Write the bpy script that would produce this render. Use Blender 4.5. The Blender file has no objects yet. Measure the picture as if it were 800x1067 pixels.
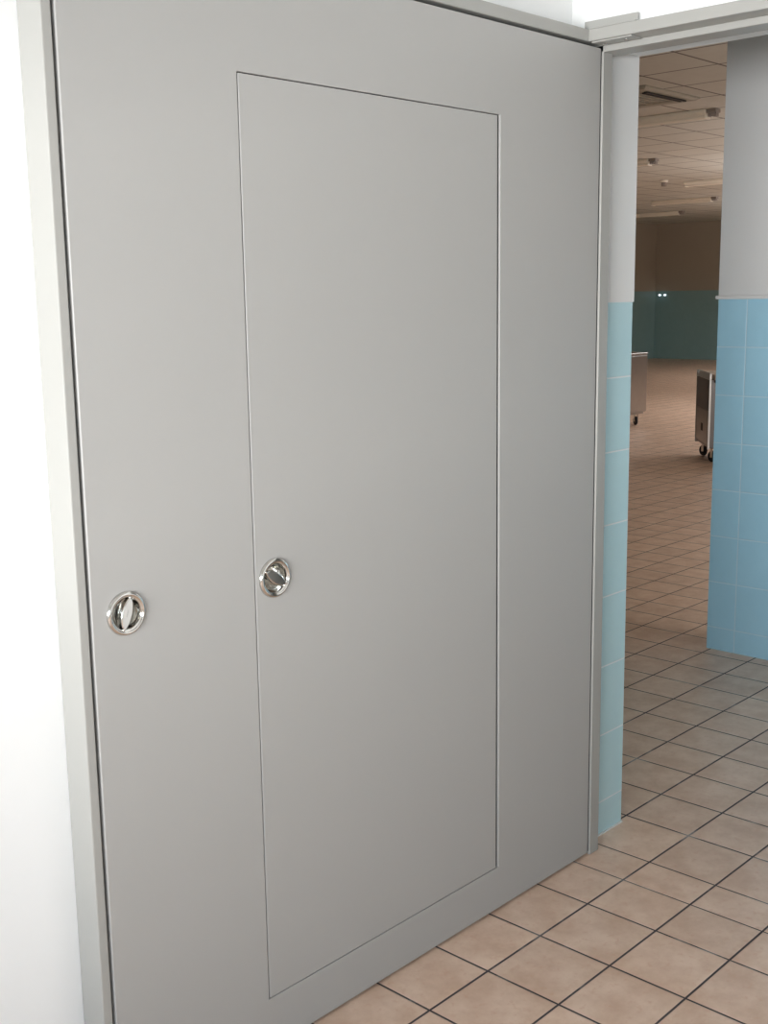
import bpy, bmesh, math, random
from mathutils import Vector, Matrix
random.seed(4)
scene = bpy.context.scene
col = scene.collection

# ------------------------------------------------------------------ materials
def new_mat(name):
    m = bpy.data.materials.new(name); m.use_nodes = True
    nt = m.node_tree
    return m, nt, nt.nodes['Principled BSDF']

def mixc(nt, a, b, fac=None):
    n = nt.nodes.new('ShaderNodeMix'); n.data_type = 'RGBA'
    for sock, v in ((n.inputs[6], a), (n.inputs[7], b)):
        if hasattr(v, 'is_output'): nt.links.new(v, sock)
        else: sock.default_value = (*v, 1)
    if fac is not None:
        if hasattr(fac, 'is_output'): nt.links.new(fac, n.inputs[0])
        else: n.inputs[0].default_value = fac
    return n.outputs[2]

def math_node(nt, op, a, b=0.0, clamp=False):
    n = nt.nodes.new('ShaderNodeMath'); n.operation = op; n.use_clamp = clamp
    for i, v in enumerate((a, b)):
        if hasattr(v, 'is_output'): nt.links.new(v, n.inputs[i])
        else: n.inputs[i].default_value = v
    return n.outputs[0]

def noise(nt, scale, detail=3, rough=.5, vec=None):
    n = nt.nodes.new('ShaderNodeTexNoise')
    n.inputs['Scale'].default_value = scale; n.inputs['Detail'].default_value = detail
    n.inputs['Roughness'].default_value = rough
    if vec is None:
        g = nt.nodes.new('ShaderNodeNewGeometry'); vec = g.outputs['Position']
    nt.links.new(vec, n.inputs['Vector'])
    return n.outputs['Fac']

def ramp(nt, fac, lo, hi):
    n = nt.nodes.new('ShaderNodeMapRange'); n.clamp = True
    nt.links.new(fac, n.inputs[0]); n.inputs[1].default_value = lo; n.inputs[2].default_value = hi
    return n.outputs[0]

def bump(nt, bsdf, h, strength, dist):
    b = nt.nodes.new('ShaderNodeBump'); b.inputs['Strength'].default_value = strength
    b.inputs['Distance'].default_value = dist
    nt.links.new(h, b.inputs['Height']); nt.links.new(b.outputs[0], bsdf.inputs['Normal'])

def plain(name, c, rough=.5, metal=0., var=.03, nscale=6, bstr=0., bscale=200, bdist=.001, spec=.5):
    m, nt, b = new_mat(name)
    f = noise(nt, nscale)
    lo = tuple(x * (1 - var) for x in c); hi = tuple(min(1, x * (1 + var)) for x in c)
    nt.links.new(mixc(nt, lo, hi, f), b.inputs['Base Color'])
    b.inputs['Roughness'].default_value = rough; b.inputs['Metallic'].default_value = metal
    b.inputs['Specular IOR Level'].default_value = spec
    if bstr: bump(nt, b, noise(nt, bscale, 2), bstr, bdist)
    return m

def tile_mat(name, ca, cb, grout, gw, rough, worn=None, tile_var=.06, fleck=None):
    """UV in whole tiles: one cell per tile."""
    m, nt, b = new_mat(name)
    uv = nt.nodes.new('ShaderNodeUVMap'); uv.uv_map = 'UVMap'
    sep = nt.nodes.new('ShaderNodeSeparateXYZ'); nt.links.new(uv.outputs[0], sep.inputs[0])
    ds, cells = [], []
    for i in (0, 1):
        fr = math_node(nt, 'FRACT', sep.outputs[i])
        d = math_node(nt, 'ABSOLUTE', math_node(nt, 'SUBTRACT', fr, .5))
        ds.append(math_node(nt, 'SUBTRACT', .5, d))
        cells.append(math_node(nt, 'FLOOR', sep.outputs[i]))
    dmin = math_node(nt, 'MINIMUM', ds[0], ds[1])
    tile = ramp(nt, dmin, gw * .75, gw * 1.25)
    cmb = nt.nodes.new('ShaderNodeCombineXYZ')
    nt.links.new(cells[0], cmb.inputs[0]); nt.links.new(cells[1], cmb.inputs[1])
    wn = nt.nodes.new('ShaderNodeTexWhiteNoise'); nt.links.new(cmb.outputs[0], wn.inputs['Vector'])
    base = mixc(nt, ca, cb, ramp(nt, noise(nt, 9, 5, .65), .35, .65))
    if fleck:
        base = mixc(nt, base, fleck, math_node(nt, 'MULTIPLY', ramp(nt, noise(nt, 42, 3, .6), .56, .70), .55))
    hsv = nt.nodes.new('ShaderNodeHueSaturation')
    nt.links.new(base, hsv.inputs['Color'])
    v = math_node(nt, 'ADD', math_node(nt, 'MULTIPLY', wn.outputs['Value'], tile_var), 1 - tile_var / 2)
    nt.links.new(v, hsv.inputs['Value'])
    g = grout
    if worn:
        g = mixc(nt, grout, worn, ramp(nt, noise(nt, 5.5, 4, .6), .55, .68))
    c = mixc(nt, g, hsv.outputs[0], tile)
    nt.links.new(c, b.inputs['Base Color'])
    r = math_node(nt, 'SUBTRACT', .9, math_node(nt, 'MULTIPLY', tile, .9 - rough))
    nt.links.new(r, b.inputs['Roughness'])
    bump(nt, b, ramp(nt, dmin, gw * .5, gw * 2.0), .5, .002)
    return m

M = {}
M['grey'] = plain('grey_enamel', (.392, .388, .373), .42, var=.012, nscale=3, bstr=.06, bscale=900, bdist=.0004)
M['frame'] = plain('grey_frame_enamel', (.358, .356, .334), .38, var=.02, nscale=5)
M['white'] = plain('white_plaster', (.80, .81, .80), .85, var=.015, nscale=2, bstr=.25, bscale=60, bdist=.001)
M['pier_white'] = plain('offwhite_plaster', (.66, .655, .65), .8, var=.02, nscale=2, bstr=.2, bscale=60)
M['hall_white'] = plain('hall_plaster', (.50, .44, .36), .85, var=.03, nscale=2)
M['floor'] = tile_mat('peach_floor_tile', (.65, .435, .31), (.80, .59, .455), (.055, .045, .048), .014, .38,
                      worn=(.36, .33, .31), tile_var=.09, fleck=(.66, .40, .27))
M['blue'] = tile_mat('wall_tile_brighter_light', (.50, .72, .765), (.52, .74, .785), (.78, .85, .87), .010, .28, tile_var=.03)  # same tile as the corridor wall, its brighter light put into the colour
M['blue_pier'] = tile_mat('wall_tile_bluer_light', (.35, .60, .745), (.365, .62, .765), (.52, .68, .78), .010, .28, tile_var=.03)  # same tile as the reveal, the bluer light here put into the colour
M['teal'] = tile_mat('hall_blue_wall_tile', (.30, .48, .49), (.32, .50, .51), (.34, .5, .51), .010, .3, tile_var=.03)
M['chrome'] = plain('polished_steel', (.66, .65, .62), .13, 1.0, var=.03, nscale=30)
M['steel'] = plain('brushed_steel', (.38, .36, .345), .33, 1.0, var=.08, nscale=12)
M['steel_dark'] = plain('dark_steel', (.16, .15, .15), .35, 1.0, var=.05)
M['steel_light'] = plain('bright_steel_edge', (.75, .74, .73), .35, .6, var=.03)
M['rubber_and_gap'] = plain('black_rubber_and_gap', (.015, .015, .017), .6)  # wheels, and the black strips that darken the door gaps
M['dark'] = plain('dark_slot', (.03, .028, .027), .7)
M['ink'] = plain('engraved_grey', (.22, .22, .22), .5)
M['lamp_white'] = plain('lamp_enamel', (.93, .87, .75), .45)
M['lamp_end'] = plain('lamp_holder_grey', (.30, .26, .23), .5)
M['vent_grey'] = plain('vent_plastic', (.36, .335, .275), .6)
M['bulk'] = plain('bracket_grey', (.358, .356, .334), .4)
M['wood'] = plain('brown_tray', (.42, .33, .25), .6, var=.1, nscale=20)

# ceiling tile material (UV cells)
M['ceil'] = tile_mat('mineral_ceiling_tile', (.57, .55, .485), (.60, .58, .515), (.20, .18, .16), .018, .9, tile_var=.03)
M['room_ceil'] = plain('white_ceiling', (.80, .80, .78), .9)

# ------------------------------------------------------------------ mesh helpers
def box(bm, lo, hi, mi=0):
    v = [bm.verts.new((x, y, z)) for x in (lo[0], hi[0]) for y in (lo[1], hi[1]) for z in (lo[2], hi[2])]
    fs = []
    for q in ((0, 1, 3, 2), (4, 6, 7, 5), (0, 4, 5, 1), (2, 3, 7, 6), (0, 2, 6, 4), (1, 5, 7, 3)):
        f = bm.faces.new([v[i] for i in q]); f.material_index = mi; fs.append(f)
    return v, fs

def finish(name, bm, mats, parent=None, bevel=0., segs=2, smooth=False, loc=None):
    bmesh.ops.recalc_face_normals(bm, faces=bm.faces)
    me = bpy.data.meshes.new(name); bm.to_mesh(me); bm.free()
    for m in (mats if isinstance(mats, (list, tuple)) else [mats]): me.materials.append(m)
    o = bpy.data.objects.new(name, me); col.objects.link(o)
    if loc: o.location = loc
    if parent: o.parent = parent
    if smooth:
        for p in me.polygons: p.use_smooth = True
    if bevel:
        md = o.modifiers.new('bevel', 'BEVEL'); md.width = bevel; md.segments = segs
        md.limit_method = 'ANGLE'; md.angle_limit = math.radians(40)
        md.harden_normals = False
    return o

def boxes(name, lst, mat, parent=None, bevel=0., segs=2):
    bm = bmesh.new()
    for lo, hi in lst: box(bm, lo, hi)
    return finish(name, bm, mat, parent, bevel, segs)

def uv_box(bm, scale_u, scale_v, off_u=0., off_v=0.):
    """UV by face direction; u along the wall, v up, in tiles."""
    uvl = bm.loops.layers.uv.new('UVMap')
    bm.normal_update()
    for f in bm.faces:
        n = f.normal
        for l in f.loops:
            c = l.vert.co
            if abs(n.x) > .5: u, v = (c.y - off_u[1]) / scale_u, (c.z - off_v) / scale_v
            elif abs(n.y) > .5: u, v = (c.x - off_u[0]) / scale_u, (c.z - off_v) / scale_v
            else: u, v = (c.x - off_u[0]) / scale_u, (c.y - off_u[1]) / scale_u
            l[uvl].uv = (u, v)

def tiled(name, lst, mat, su, sv, offu, offv, parent=None):
    bm = bmesh.new()
    for lo, hi in lst: box(bm, lo, hi)
    bmesh.ops.recalc_face_normals(bm, faces=bm.faces)
    uv_box(bm, su, sv, offu, offv)
    return finish(name, bm, mat, parent)

def lathe(bm, prof, n=48, axis='Y'):
    """prof = (radius, height) pairs, spun about the given axis."""
    rings = []
    for r, h in prof:
        ring = []
        if r < 1e-6:
            p = (0, h, 0) if axis == 'Y' else (0, 0, h) if axis == 'Z' else (h, 0, 0)
            ring = [bm.verts.new(p)]
        else:
            for i in range(n):
                a = 2 * math.pi * i / n; c, s = r * math.cos(a), r * math.sin(a)
                ring.append(bm.verts.new((c, h, s) if axis == 'Y' else (c, s, h) if axis == 'Z' else (h, c, s)))
        rings.append(ring)
    for a, b in zip(rings, rings[1:]):
        for i in range(n):
            j = (i + 1) % n
            if len(a) == 1 and len(b) == 1: continue
            if len(a) == 1: bm.faces.new((a[0], b[i], b[j]))
            elif len(b) == 1: bm.faces.new((a[i], a[j], b[0]))
            else: bm.faces.new((a[i], a[j], b[j], b[i]))

def tag(o, label=None, cat=None, group=None, kind=None):
    if label: o['label'] = label
    if cat: o['category'] = cat
    if group: o['group'] = group
    if kind: o['kind'] = kind
    return o

def struct(o, label, cat):
    return tag(o, label, cat, None, 'structure')

def empty(name, loc=(0, 0, 0), rz=0.):
    o = bpy.data.objects.new(name, None); col.objects.link(o)
    o.location = loc; o.rotation_euler = (0, 0, rz); o.empty_display_size = .1
    return o

def copy_tree(o, parent=None):
    c = o.copy(); col.objects.link(c)
    if parent: c.parent = parent
    for ch in list(o.children): copy_tree(ch, c)
    return c

# ------------------------------------------------------------------ room shell
# X runs along the door leaf towards the opening, Y goes into its wall, Z up.
HALL_X, HALL_Y, HALL_Z = 26.0, 14.12, 3.36

xs = [.941 - .2155 * k for k in range(19, 0, -1)] + [.941, 1.157, 1.374, 1.552, 1.692, 1.919, 2.132, 2.345, 2.557, 2.771]
while xs[-1] < HALL_X: xs.append(xs[-1] + .2155)
ys = [-.569 - .2065 * k for k in range(27, 0, -1)] + [-.569, -.364, -.157, .060]
while ys[-1] < HALL_Y: ys.append(ys[-1] + .22)
bm = bmesh.new(); uvl = bm.loops.layers.uv.new('UVMap')
gv = [[bm.verts.new((x, y, 0)) for y in ys] for x in xs]
for i in range(len(xs) - 1):
    for j in range(len(ys) - 1):
        f = bm.faces.new((gv[i][j], gv[i + 1][j], gv[i + 1][j + 1], gv[i][j + 1]))
        for l, (a, b) in zip(f.loops, ((0, 0), (1, 0), (1, 1), (0, 1))):
            # inset slightly keeps each cell's UV inside its own integer
            l[uvl].uv = (i + (a * .9998 + .0001), j + (b * .9998 + .0001))
struct(finish('floor', bm, M['floor']), 'peach ceramic tile floor with dark grout lines running into the hall', 'floor')

WA, WB = .072, 1.583          # faces of the leaf's wall and of the wall with the opening
struct(boxes('wall_front', [((-3.2, WA, 0), (1.64, .32, 3.02))], M['white']),
       'white plastered wall behind and beside the grey fire door', 'wall')

wr = boxes('wall_right', [((1.64, .0475, 1.592), (1.876, HALL_Y, 2.262)),
                          ((WB, -1.66, 2.262), (1.876, HALL_Y, HALL_Z)),
                          ((WB, -5.6, 0), (1.876, -1.66, HALL_Z))], M['white'])
struct(wr, 'white plastered wall over and around the open doorway', 'wall')
tl = tiled('tile_dado', [((1.64, .0470, 0.0), (1.867, HALL_Y, 1.592))], M['blue'], .80, .2125, (1.30, .0), .1055, wr)
boxes('grout_line', [((1.66, .0425, 0.0), (1.868, .0470, .005))], M['white'], wr)

wp = boxes('wall_corridor', [((3.7135, -5.6, 1.592), (3.96, .742, HALL_Z))], M['pier_white'])
struct(wp, 'off-white wall end beyond the doorway with pale blue tiles below', 'wall')
tiled('tile_dado', [((3.715, -5.6, 0), (3.955, .742, 1.590))], M['blue_pier'], .215, .2125, (0, .607), .1055, wp)
boxes('bead_trim', [((3.702, -5.6, 1.587), (3.965, .752, 1.603))], M['pier_white'], wp, .003)

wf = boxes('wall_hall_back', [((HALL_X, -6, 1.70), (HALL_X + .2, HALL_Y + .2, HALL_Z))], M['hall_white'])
struct(wf, 'distant hall end wall, dull beige above dark teal tiles', 'wall')
tiled('tile_dado', [((HALL_X - .006, -6, 0), (HALL_X + .2, HALL_Y + .2, 1.70))], M['teal'], .215, .2125, (0, .6), .1055, wf)
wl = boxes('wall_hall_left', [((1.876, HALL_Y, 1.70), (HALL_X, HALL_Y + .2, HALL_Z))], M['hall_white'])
struct(wl, 'hall side wall meeting the distant end wall in a dark corner', 'wall')
tiled('tile_dado', [((1.876, HALL_Y - .006, 0), (HALL_X - .006, HALL_Y + .2, 1.70))], M['teal'], .215, .2125, (0, .6), .1055, wl)
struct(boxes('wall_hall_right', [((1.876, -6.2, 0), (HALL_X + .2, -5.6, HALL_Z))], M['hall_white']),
       'hall side wall out of sight behind the corridor wall', 'wall')

# walls behind the viewer, with the window that lights the room
WX = -3.0
SILL, HEAD = .92, 1.75
struct(boxes('wall_left', [((WX - .2, -5.4, 0), (WX, WA, SILL)), ((WX - .2, -5.4, HEAD), (WX, WA, 3.02)),
                           ((WX - .2, -.30, SILL), (WX, WA, HEAD)), ((WX - .2, -5.4, SILL), (WX, -4.5, HEAD))], M['white']),
       'white window wall of the front room, outside the picture', 'wall')
struct(boxes('wall_back', [((WX - .2, -5.6, 0), (WB, -5.4, 3.02))], M['white']),
       'white wall of the front room, behind the viewer', 'wall')
wn = boxes('window_1', [((WX - .2, -4.5, SILL), (WX - .16, -.30, SILL + .03)), ((WX - .2, -4.5, HEAD - .03), (WX - .16, -.30, HEAD)),
                        ((WX - .2, -4.5, SILL + .03), (WX - .16, -4.46, HEAD - .03)), ((WX - .2, -.34, SILL + .03), (WX - .16, -.30, HEAD - .03)),
                        ((WX - .2, -2.42, SILL + .03), (WX - .16, -2.38, HEAD - .03))], M['frame'])
struct(wn, 'grey framed window of the front room, outside the picture', 'window')
struct(boxes('ceiling', [((WX - .2, -5.6, 3.0), (WB, WA, 3.1))], M['room_ceil']),
       'white ceiling of the front room, outside the picture', 'ceiling')

# hall ceiling: suspended grid of square tiles, one UV cell per tile
bm = bmesh.new(); uvl = bm.loops.layers.uv.new('UVMap')
P = .67
vs = [bm.verts.new(c) for c in ((1.876, -5.6, HALL_Z), (1.876, HALL_Y, HALL_Z), (HALL_X, HALL_Y, HALL_Z), (HALL_X, -5.6, HALL_Z))]
f = bm.faces.new(vs)
for l in f.loops: l[uvl].uv = ((l.vert.co.x - 7.66) / P + 20, (l.vert.co.y - 2.87) / P + 20)
r = bmesh.ops.extrude_face_region(bm, geom=[f])
for v in r['geom']:
    if isinstance(v, bmesh.types.BMVert): v.co.z += .08
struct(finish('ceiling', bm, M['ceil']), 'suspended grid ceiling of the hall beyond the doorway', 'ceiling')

# ------------------------------------------------------------------ door frame
HB, HT = 2.2495, 2.2790
struct(boxes('trim_1', [((-.0285, 0, 0), (-.0085, WA, HB))], M['frame'], None, .0025),
       'grey steel frame post along the free edge of the fire door', 'door frame')
struct(boxes('trim_2', [((-.0285, 0, HB), (1.555, WA, HT))], M['frame'], None, .002),
       'grey steel frame rail above the fire door', 'door frame')
struct(boxes('trim_3', [((1.553, -1.75, HB), (1.640, WA, HT)), ((1.617, -1.75, 2.232), (1.690, .047, HB))], M['frame'], None, .002),
       'grey stepped steel lintel frame across the top of the open doorway', 'door frame')
struct(boxes('trim_4', [((1.617, -.0035, 0), (1.661, .0474, HB))], M['frame'], None, .002, 3),
       'grey steel jamb between the fire door and the blue tiled reveal', 'door frame')

boxes('dark_gap_strip', [((1.6095, .0028, .01), (1.619, .03, HB - .01))], M['rubber_and_gap'], bpy.data.objects['trim_4'])  # black strip added to paint the shade in the gap beside the jamb
# ------------------------------------------------------------------ fire door
LX0, LX1, LZ0, LZ1, LT = -.0015, 1.6105, .008, 2.2405, .062
HX0, HX1, HZ0, HZ1 = .3810, 1.1845, .1253, 2.0347
DX0, DX1, DZ0, DZ1 = .3830, 1.1752, .1272, 2.0327
HANDLE_Z, LHX, DHX, RING = 1.051, .0705, .4335, .0415

door = empty('fire_door', (0, 0, 0))
tag(door, 'large grey steel fire door, swung open, with a smaller door set into it', 'door', None, 'thing')

def drill(o, x, z, r):
    """cuts the round handle pocket and bakes it in"""
    bm = bmesh.new(); lathe(bm, [(0, -.05), (r, -.05), (r, .026), (0, .026)], 64)
    c = finish('cutter', bm, M['grey'], loc=(x, 0, z))
    md = o.modifiers.new('cut', 'BOOLEAN'); md.object = c; md.operation = 'DIFFERENCE'; md.solver = 'EXACT'
    bpy.context.view_layer.update()
    dg = bpy.context.evaluated_depsgraph_get()
    me = bpy.data.meshes.new_from_object(o.evaluated_get(dg))
    o.modifiers.clear(); old = o.data; o.data = me; me.name = o.name
    bpy.data.objects.remove(c); bpy.data.meshes.remove(old)

bm = bmesh.new()
def ring_pts(y): 
    return [[bm.verts.new((x, y, z)) for x, z in ((a, c), (b, c), (b, d), (a, d))]
            for a, b, c, d in ((LX0, LX1, LZ0, LZ1), (HX0, HX1, HZ0, HZ1))]
fo, fi = ring_pts(0); bo, bi = ring_pts(LT)
for k in range(4):
    j = (k + 1) % 4
    bm.faces.new((fo[k], fo[j], fi[j], fi[k])); bm.faces.new((bo[k], bi[k], bi[j], bo[j]))
    bm.faces.new((fo[k], bo[k], bo[j], fo[j])); bm.faces.new((fi[k], fi[j], bi[j], bi[k]))
leaf = finish('leaf_panel', bm, M['grey'], door, .0022, 3)
drill(leaf, LHX, HANDLE_Z, .0345)
bm = bmesh.new(); box(bm, (DX0, 0.0004, DZ0), (DX1, LT, DZ1))
boxes('dark_seam_strip', [((HX0 - .002, .008, HZ0), (DX0 + .002, .02, HZ1)), ((DX1 - .002, .0055, HZ0), (HX1 + .002, .02, HZ1)),
                   ((HX0, .008, HZ0 - .002), (HX1, .02, DZ0 + .002)), ((HX0, .006, DZ1 - .002), (HX1, .02, HZ1 + .002))], M['rubber_and_gap'], door)  # black strips set into the gap around the pass door to darken it
pdoor = finish('pass_door', bm, M['grey'], door, .0015, 3)
tag(pdoor, 'smaller pass door set flush into the big leaf')
drill(pdoor, DHX, HANDLE_Z, .0345)

def handle(x, tilt, parent, marks):
    bm = bmesh.new()
    lathe(bm, [(.0340, .002), (RING, .0006), (RING + .0003, -.0012), (RING - .0006, -.0038), (RING - .0028, -.0060), (RING - .0052, -.0070),
               (RING - .0072, -.0062), (RING - .0080, -.0044), (RING - .0090, -.0040), (RING - .0102, -.0044),
               (RING - .0112, -.0030), (.0296, .003), (.0285, .009), (.0240, .0140), (.0150, .0175), (.006, .0188), (0, .0190)], 72)
    rg = finish('handle_ring', bm, M['chrome'], parent, smooth=True, loc=(x, 0, HANDLE_Z))
    tag(rg, 'round polished steel flush ring with a dished centre')
    bm = bmesh.new()                       # lens-shaped turning grip across the dish
    L, W, n = .0308, .0108, 14
    prof = []
    for s in (1, -1):
        for i in range(n):
            t = -1 + 2 * i / n if s == 1 else 1 - 2 * i / n
            prof.append((s * (W * (1 - t * t) ** .85 + .0018), t * L))
    rows = []
    for y, k in ((-.0062, .72), (-.0050, .93), (-.0030, 1.0), (.0010, .97), (.0075, .62), (.0150, .50)):
        rows.append([bm.verts.new((px * k, y, pz * (1 - (1 - k) * .12))) for px, pz in prof])
    bm.faces.new(rows[0]); bm.faces.new(list(reversed(rows[-1])))
    for a, b in zip(rows, rows[1:]):
        for i in range(len(a)):
            j = (i + 1) % len(a); bm.faces.new((a[i], b[i], b[j], a[j]))
    gp = finish('handle_grip', bm, M['chrome'], parent, .0006, 2, loc=(x, 0, HANDLE_Z))
    gp.rotation_euler = (0, tilt, 0)
    tag(gp, 'polished lens shaped grip turned across the ring')
    for s in (1, -1):                      # the two pivots at the ends of the grip
        bm = bmesh.new(); bmesh.ops.create_uvsphere(bm, u_segments=12, v_segments=8, radius=.0030)
        for v in bm.verts: v.co += Vector((0, -.0034, s * L * .98))
        pv = finish('pivot', bm, M['chrome'], parent, smooth=True, loc=(x, 0, HANDLE_Z))
        pv.rotation_euler = (0, tilt, 0)
    if marks:                              # small worn engraving, too fine to read
        bm = bmesh.new()
        for k in range(4):
            z = -.0052 + k * .0033
            box(bm, (-.0011, -.00635, z), (.0011, -.0061, z + .0006))
            box(bm, (-.0011, -.00635, z), (-.0005, -.0061, z + .0021))
        finish('engraving', bm, M['ink'], gp)
    return rg, gp
handle(LHX, math.radians(17), door, True)
handle(DHX, math.radians(122), pdoor, False)

# ------------------------------------------------------------------ bracket on the lintel frame
br = empty('mounting_bracket', (1.572, -.05, HT))
tag(br, 'small grey angle bracket standing on the lintel frame at the wall corner', 'bracket')
B = lambda n, lo, hi, m, bv=.0008: boxes(n, [((lo[0] - 1.572, lo[1] + .05, lo[2] - HT), (hi[0] - 1.572, hi[1] + .05, hi[2] - HT))], m, br, bv)
B('upright_plate', (1.566, -.134, HT), (1.570, .022, HT + .0225), M['bulk'])
B('base_flange', (1.5535, -.134, HT), (1.566, .022, HT + .0025), M['bulk'])
B('lower_plate', (1.560, -.120, HB - .004), (1.606, -.004, HB), M['bulk'])
for yy in (-.030, -.090):
    bm = bmesh.new(); lathe(bm, [(0, -.0035), (.003, -.003), (.0045, -.0012), (.0045, 0), (0, 0)], 16, 'Z')
    finish('screw', bm, M['chrome'], br, loc=(1.585 - 1.572, yy + .05, HB - .004 - HT))

# ------------------------------------------------------------------ hall: ceiling fittings
def make_fixture():
    t = empty('ceiling_light')
    # batten runs along +Y from its near end at the origin; top face at z = 0
    bm = bmesh.new()
    prof = [(-.075, 0), (.075, 0), (.075, -.028), (.045, -.060), (-.045, -.060), (-.075, -.028)]
    a = [bm.verts.new((x, 0.0, z)) for x, z in prof]; b = [bm.verts.new((x, 1.23, z)) for x, z in prof]
    bm.faces.new(a); bm.faces.new(list(reversed(b)))
    for i in range(6): bm.faces.new((a[i], b[i], b[(i + 1) % 6], a[(i + 1) % 6]))
    finish('housing', bm, M['lamp_white'], t, .003)
    for sx in (-.035, .035):
        bm = bmesh.new(); n = 14
        r0 = [bm.verts.new((sx + .016 * math.cos(2 * math.pi * i / n), .03, -.062 + .016 * math.sin(2 * math.pi * i / n))) for i in range(n)]
        r1 = [bm.verts.new((v.co.x, 1.20, v.co.z)) for v in r0]
        bm.faces.new(r0); bm.faces.new(list(reversed(r1)))
        for i in range(n): bm.faces.new((r0[i], r1[i], r1[(i + 1) % n], r0[(i + 1) % n]))
        finish('tube', bm, M['lamp_white'], t)
    for y0 in (-.0, 1.20):
        boxes('end_holder', [((-.055, y0, -.082), (.055, y0 + .03, -.055))], M['lamp_white'], t, .004)
    bm = bmesh.new()                      # connection box with its three cable loops
    box(bm, (-.05, -.105, -.035), (.05, -.004, 0))
    for k in range(3):
        y = -.10 + k * .038
        box(bm, (-.028, y, -.070), (.028, y + .010, -.035))
    finish('connection_box', bm, M['lamp_end'], t, .003)
    return t
FL = [((9.70, 4.04), 'pale batten ceiling light nearest the doorway, just past the air vent'),
      ((12.95, 6.60), 'pale batten ceiling light, second from the doorway, half hidden by the blue tiled reveal'),
      ((16.22, 6.66), 'pale batten ceiling light, third from the doorway, half hidden by the corridor wall'),
      ((19.30, 9.07), 'bright pale batten ceiling light in full view before the last dim one'),
      ((22.12, 11.32), 'dim batten ceiling light farthest away, close to the distant end wall')]
proto = make_fixture()
for i, ((x, y), lab) in enumerate(FL):
    o = proto if i == 0 else copy_tree(proto)
    o.location = (x, y, HALL_Z - .001)
    tag(o, lab, 'ceiling light', 'batten lights on the hall ceiling')

v = empty('air_vent', (8.50, 4.20, HALL_Z))
tag(v, 'square ceiling air conditioning vent with dark slots, above the doorway view', 'air vent')
bm = bmesh.new()
h, k = .47, .28                            # four-way cassette with a sloped rim
lv = [[bm.verts.new((sx * s, sy * s, z)) for sx, sy in ((-1, -1), (1, -1), (1, 1), (-1, 1))] for s, z in ((h, 0), (h, -.012), (h - .03, -.030), (k + .02, -.036), (k, -.022))]
for a, b in zip(lv, lv[1:]):
    for i in range(4): bm.faces.new((a[i], a[(i + 1) % 4], b[(i + 1) % 4], b[i]))
bm.faces.new(lv[-1])
finish('cassette', bm, M['vent_grey'], v)
for i in (0, 2):
    bm = bmesh.new()
    box(bm, (-.34, -.405, -.044), (.34, -.378, -.034)); box(bm, (-.32, -.366, -.045), (.32, -.345, -.035))
    s = finish('louvre_slot', bm, M['dark'], v); s.rotation_euler = (0, 0, i * math.pi / 2)
bm = bmesh.new()
for i in range(9): box(bm, (-.24, -.25 + i * .06, -.034), (.24, -.22 + i * .06, -.022))
finish('grille', bm, M['vent_grey'], v)

d = empty('smoke_detector', (15.72, 7.99, HALL_Z)); d.scale = (.8, .8, .8)
tag(d, 'small round smoke detector on the hall ceiling between two batten lights', 'smoke detector')
bm = bmesh.new(); lathe(bm, [(.075, 0), (.075, -.03), (.06, -.038), (0, -.038)], 24, 'Z'); finish('mounting_base', bm, M['lamp_white'], d)
bm = bmesh.new(); lathe(bm, [(.045, -.038), (.05, -.06), (.055, -.10), (.045, -.115), (0, -.118)], 24, 'Z'); finish('sensor_head', bm, M['lamp_end'], d)

# two glowing domes for bright spots of unknown cause on the distant wall
m, nt, b = new_mat('glowing_lens')
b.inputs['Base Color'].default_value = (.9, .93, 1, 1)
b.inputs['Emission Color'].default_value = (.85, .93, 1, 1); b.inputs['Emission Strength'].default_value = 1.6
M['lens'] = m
t = empty('twin_glow_spots', (HALL_X - .006, 13.885, 1.60))
tag(t, 'two tiny bright glowing domes on the tiles of the distant end wall', 'wall lamp')
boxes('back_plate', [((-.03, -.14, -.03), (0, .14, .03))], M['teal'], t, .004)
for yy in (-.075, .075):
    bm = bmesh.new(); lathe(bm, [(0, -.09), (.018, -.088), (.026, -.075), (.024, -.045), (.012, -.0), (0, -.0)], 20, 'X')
    hd = finish('glow_dome', bm, M['lens'], t, smooth=True, loc=(0, yy, 0))

# ------------------------------------------------------------------ hall: trolleys
def caster(parent, x, y, rz=0., top=.14):
    c = empty('caster', (x, y, 0)); c.rotation_euler = (0, 0, rz)
    bm = bmesh.new()
    box(bm, (-.022, -.022, top - .012), (.022, .022, top))
    for s in (-1, 1): box(bm, (-.016, s * .022 - .003, .045), (.016, s * .022 + .003, top - .01))
    f = finish('caster', bm, M['chrome'], parent, .002, loc=(x, y, 0)); f.rotation_euler = (0, 0, rz)
    col.objects.unlink(c); bpy.data.objects.remove(c)
    bm = bmesh.new(); lathe(bm, [(0, -.016), (.03, -.016), (.05, -.013), (.055, -.006), (.055, .006), (.05, .013), (.03, .016), (0, .016)], 28)
    finish('wheel', bm, M['rubber_and_gap'], f, smooth=False, loc=(.012, 0, .055))

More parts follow.
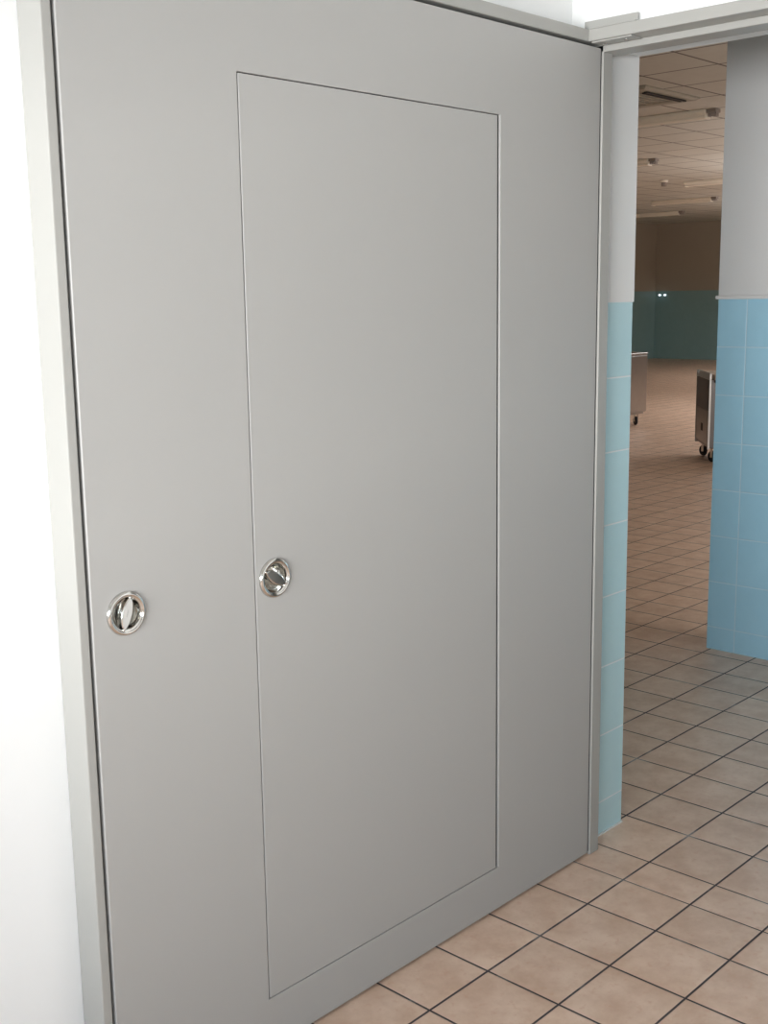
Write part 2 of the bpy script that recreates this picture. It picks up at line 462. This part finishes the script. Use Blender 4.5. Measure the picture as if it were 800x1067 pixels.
# right-hand trolley, set at an angle: local x along its long side, local y to its hidden side
ang = math.atan2(.423, .536)
tr = empty('service_trolley', (9.226, 3.674, 0), ang)
tag(tr, 'steel trolley on black castors peeping out beside the corridor wall edge', 'trolley')
Lx, Ly, Z0, Z1 = .69, -.56, .145, .800
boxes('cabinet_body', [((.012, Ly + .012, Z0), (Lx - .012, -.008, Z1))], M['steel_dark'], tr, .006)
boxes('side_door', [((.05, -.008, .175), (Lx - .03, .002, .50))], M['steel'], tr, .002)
boxes('upper_panel', [((.05, -.008, .505), (Lx - .03, .002, Z1 - .01))], M['steel_dark'], tr, .002)  # darker steel imitates a dark reflection above the lighter door
boxes('pull_slot', [((.30, .002, .285), (.38, .006, .36))], M['dark'], tr, .002)
boxes('corner_post', [((-.006, -.016, Z0 - .01), (.014, .006, .862))], M['steel_light'], tr, .004)
boxes('corner_post', [((Lx - .03, -.028, Z0 - .01), (Lx, .006, .862))], M['steel'], tr, .004)
bm = bmesh.new()                          # sloped splash lip along the long side
pr = [(.004, Z1), (-.012, .866), (-.020, .866), (-.012, Z1)]
a = [bm.verts.new((0, y, z)) for y, z in pr]; b = [bm.verts.new((Lx, y, z)) for y, z in pr]
bm.faces.new(a); bm.faces.new(list(reversed(b)))
for i in range(4): bm.faces.new((a[i], b[i], b[(i + 1) % 4], a[(i + 1) % 4]))
finish('raised_lip', bm, M['steel_light'], tr, .001)
boxes('tray_top', [((.02, Ly + .02, Z1), (Lx - .02, -.045, Z1 + .05))], M['wood'], tr, .006)
boxes('push_handle', [((-.035, Ly + .06, .775), (-.015, -.045, .80)), ((-.03, -.065, .775), (.014, -.045, .80)), ((-.03, Ly + .06, .775), (.014, Ly + .08, .80))], M['dark'], tr, .004)
for cx, cy in ((.10, -.07), (Lx - .12, -.07), (.10, Ly + .09), (Lx - .12, Ly + .09)): caster(tr, cx, cy, .5, Z0)

# left-hand trolley, square to the hall
tr2 = empty('cabinet_trolley', (11.40, 6.20, 0))
tag(tr2, 'plain steel cabinet trolley partly hidden behind the blue tiled reveal', 'trolley')
CX = .525
boxes('cabinet_body', [((-.30, -.25, .17), (CX, .35, .885))], M['steel'], tr2, .02, 3)
boxes('worktop', [((-.30, -.252, .885), (CX, .35, .908))], M['steel'], tr2, .006)
boxes('underframe', [((-.27, -.22, .145), (CX - .03, .32, .170))], M['steel'], tr2, .004)
for cx, cy in ((-.2, -.16), (.42, -.16), (-.2, .26), (.42, .26)): caster(tr2, cx, cy, .9, .15)

# ------------------------------------------------------------------ light
def area(name, loc, rot, sx, sy, power, color):
    l = bpy.data.lights.new(name, 'AREA'); l.shape = 'RECTANGLE'; l.size = sx; l.size_y = sy
    l.energy = power; l.color = color
    o = bpy.data.objects.new(name, l); col.objects.link(o); o.location = loc; o.rotation_euler = rot
    return o
R = math.radians
area('sunlit_facade', (-5.6, -2.6, 1.175), (0, R(-90), 0), .85, 4.2, 690, (1.0, .985, .965))
area('window_sky', (WX - .12, -2.35, 1.50), (0, R(-55), 0), .45, 3.8, 92, (.74, .86, 1.0))
for lx, ly, pw in ((8.0, .9, 12), (12.3, 3.0, 43), (15.6, 4.7, 88), (21.5, 7.0, 95)):      # added fill lights facing down and up, unseen behind the corridor wall
    area('hall_fill', (lx, ly, 2.25), (0, 0, 0), 3.0, 1.2, pw, (.97, .97, 1.0))
    area('hall_fill', (lx, ly, 2.20), (R(180), 0, 0), 3.0, 1.2, pw * .8, (.97, .97, 1.0))

area('hall_side_fill', (4.25, -1.6, 1.75), (0, R(-90), R(22)), 1.6, 3.4, 105, (1, .96, .90))  # added unseen light aimed along the hall to brighten the ceiling fittings

w = bpy.data.worlds.new('world'); scene.world = w; w.use_nodes = True
bg = w.node_tree.nodes['Background']; bg.inputs[0].default_value = (.75, .85, 1, 1); bg.inputs[1].default_value = .6

# ------------------------------------------------------------------ camera
cd = bpy.data.cameras.new('camera'); cam = bpy.data.objects.new('camera', cd); col.objects.link(cam)
f = 1228.458
cd.sensor_fit = 'HORIZONTAL'; cd.sensor_width = 36; cd.lens = f * 36 / 800; cd.clip_start = .05; cd.clip_end = 100
yaw, pit, rol = R(46.7161), R(-10.2475), R(-.8646)
fw = Vector((math.sin(yaw) * math.cos(pit), math.cos(yaw) * math.cos(pit), math.sin(pit)))
r = Vector((math.cos(yaw), -math.sin(yaw), 0)); u = r.cross(fw)
r2 = r * math.cos(rol) + u * math.sin(rol); u2 = -r * math.sin(rol) + u * math.cos(rol)
mw = Matrix((r2, u2, -fw)).transposed().to_4x4(); mw.translation = (-1.12768, -1.78189, 1.6110)
cam.matrix_world = mw
scene.camera = cam

vs = scene.view_settings
scene.display_settings.display_device = 'sRGB'
vs.view_transform = 'Standard'; vs.look = 'None'; vs.gamma = 1; vs.use_curve_mapping = False; vs.exposure = 0.0
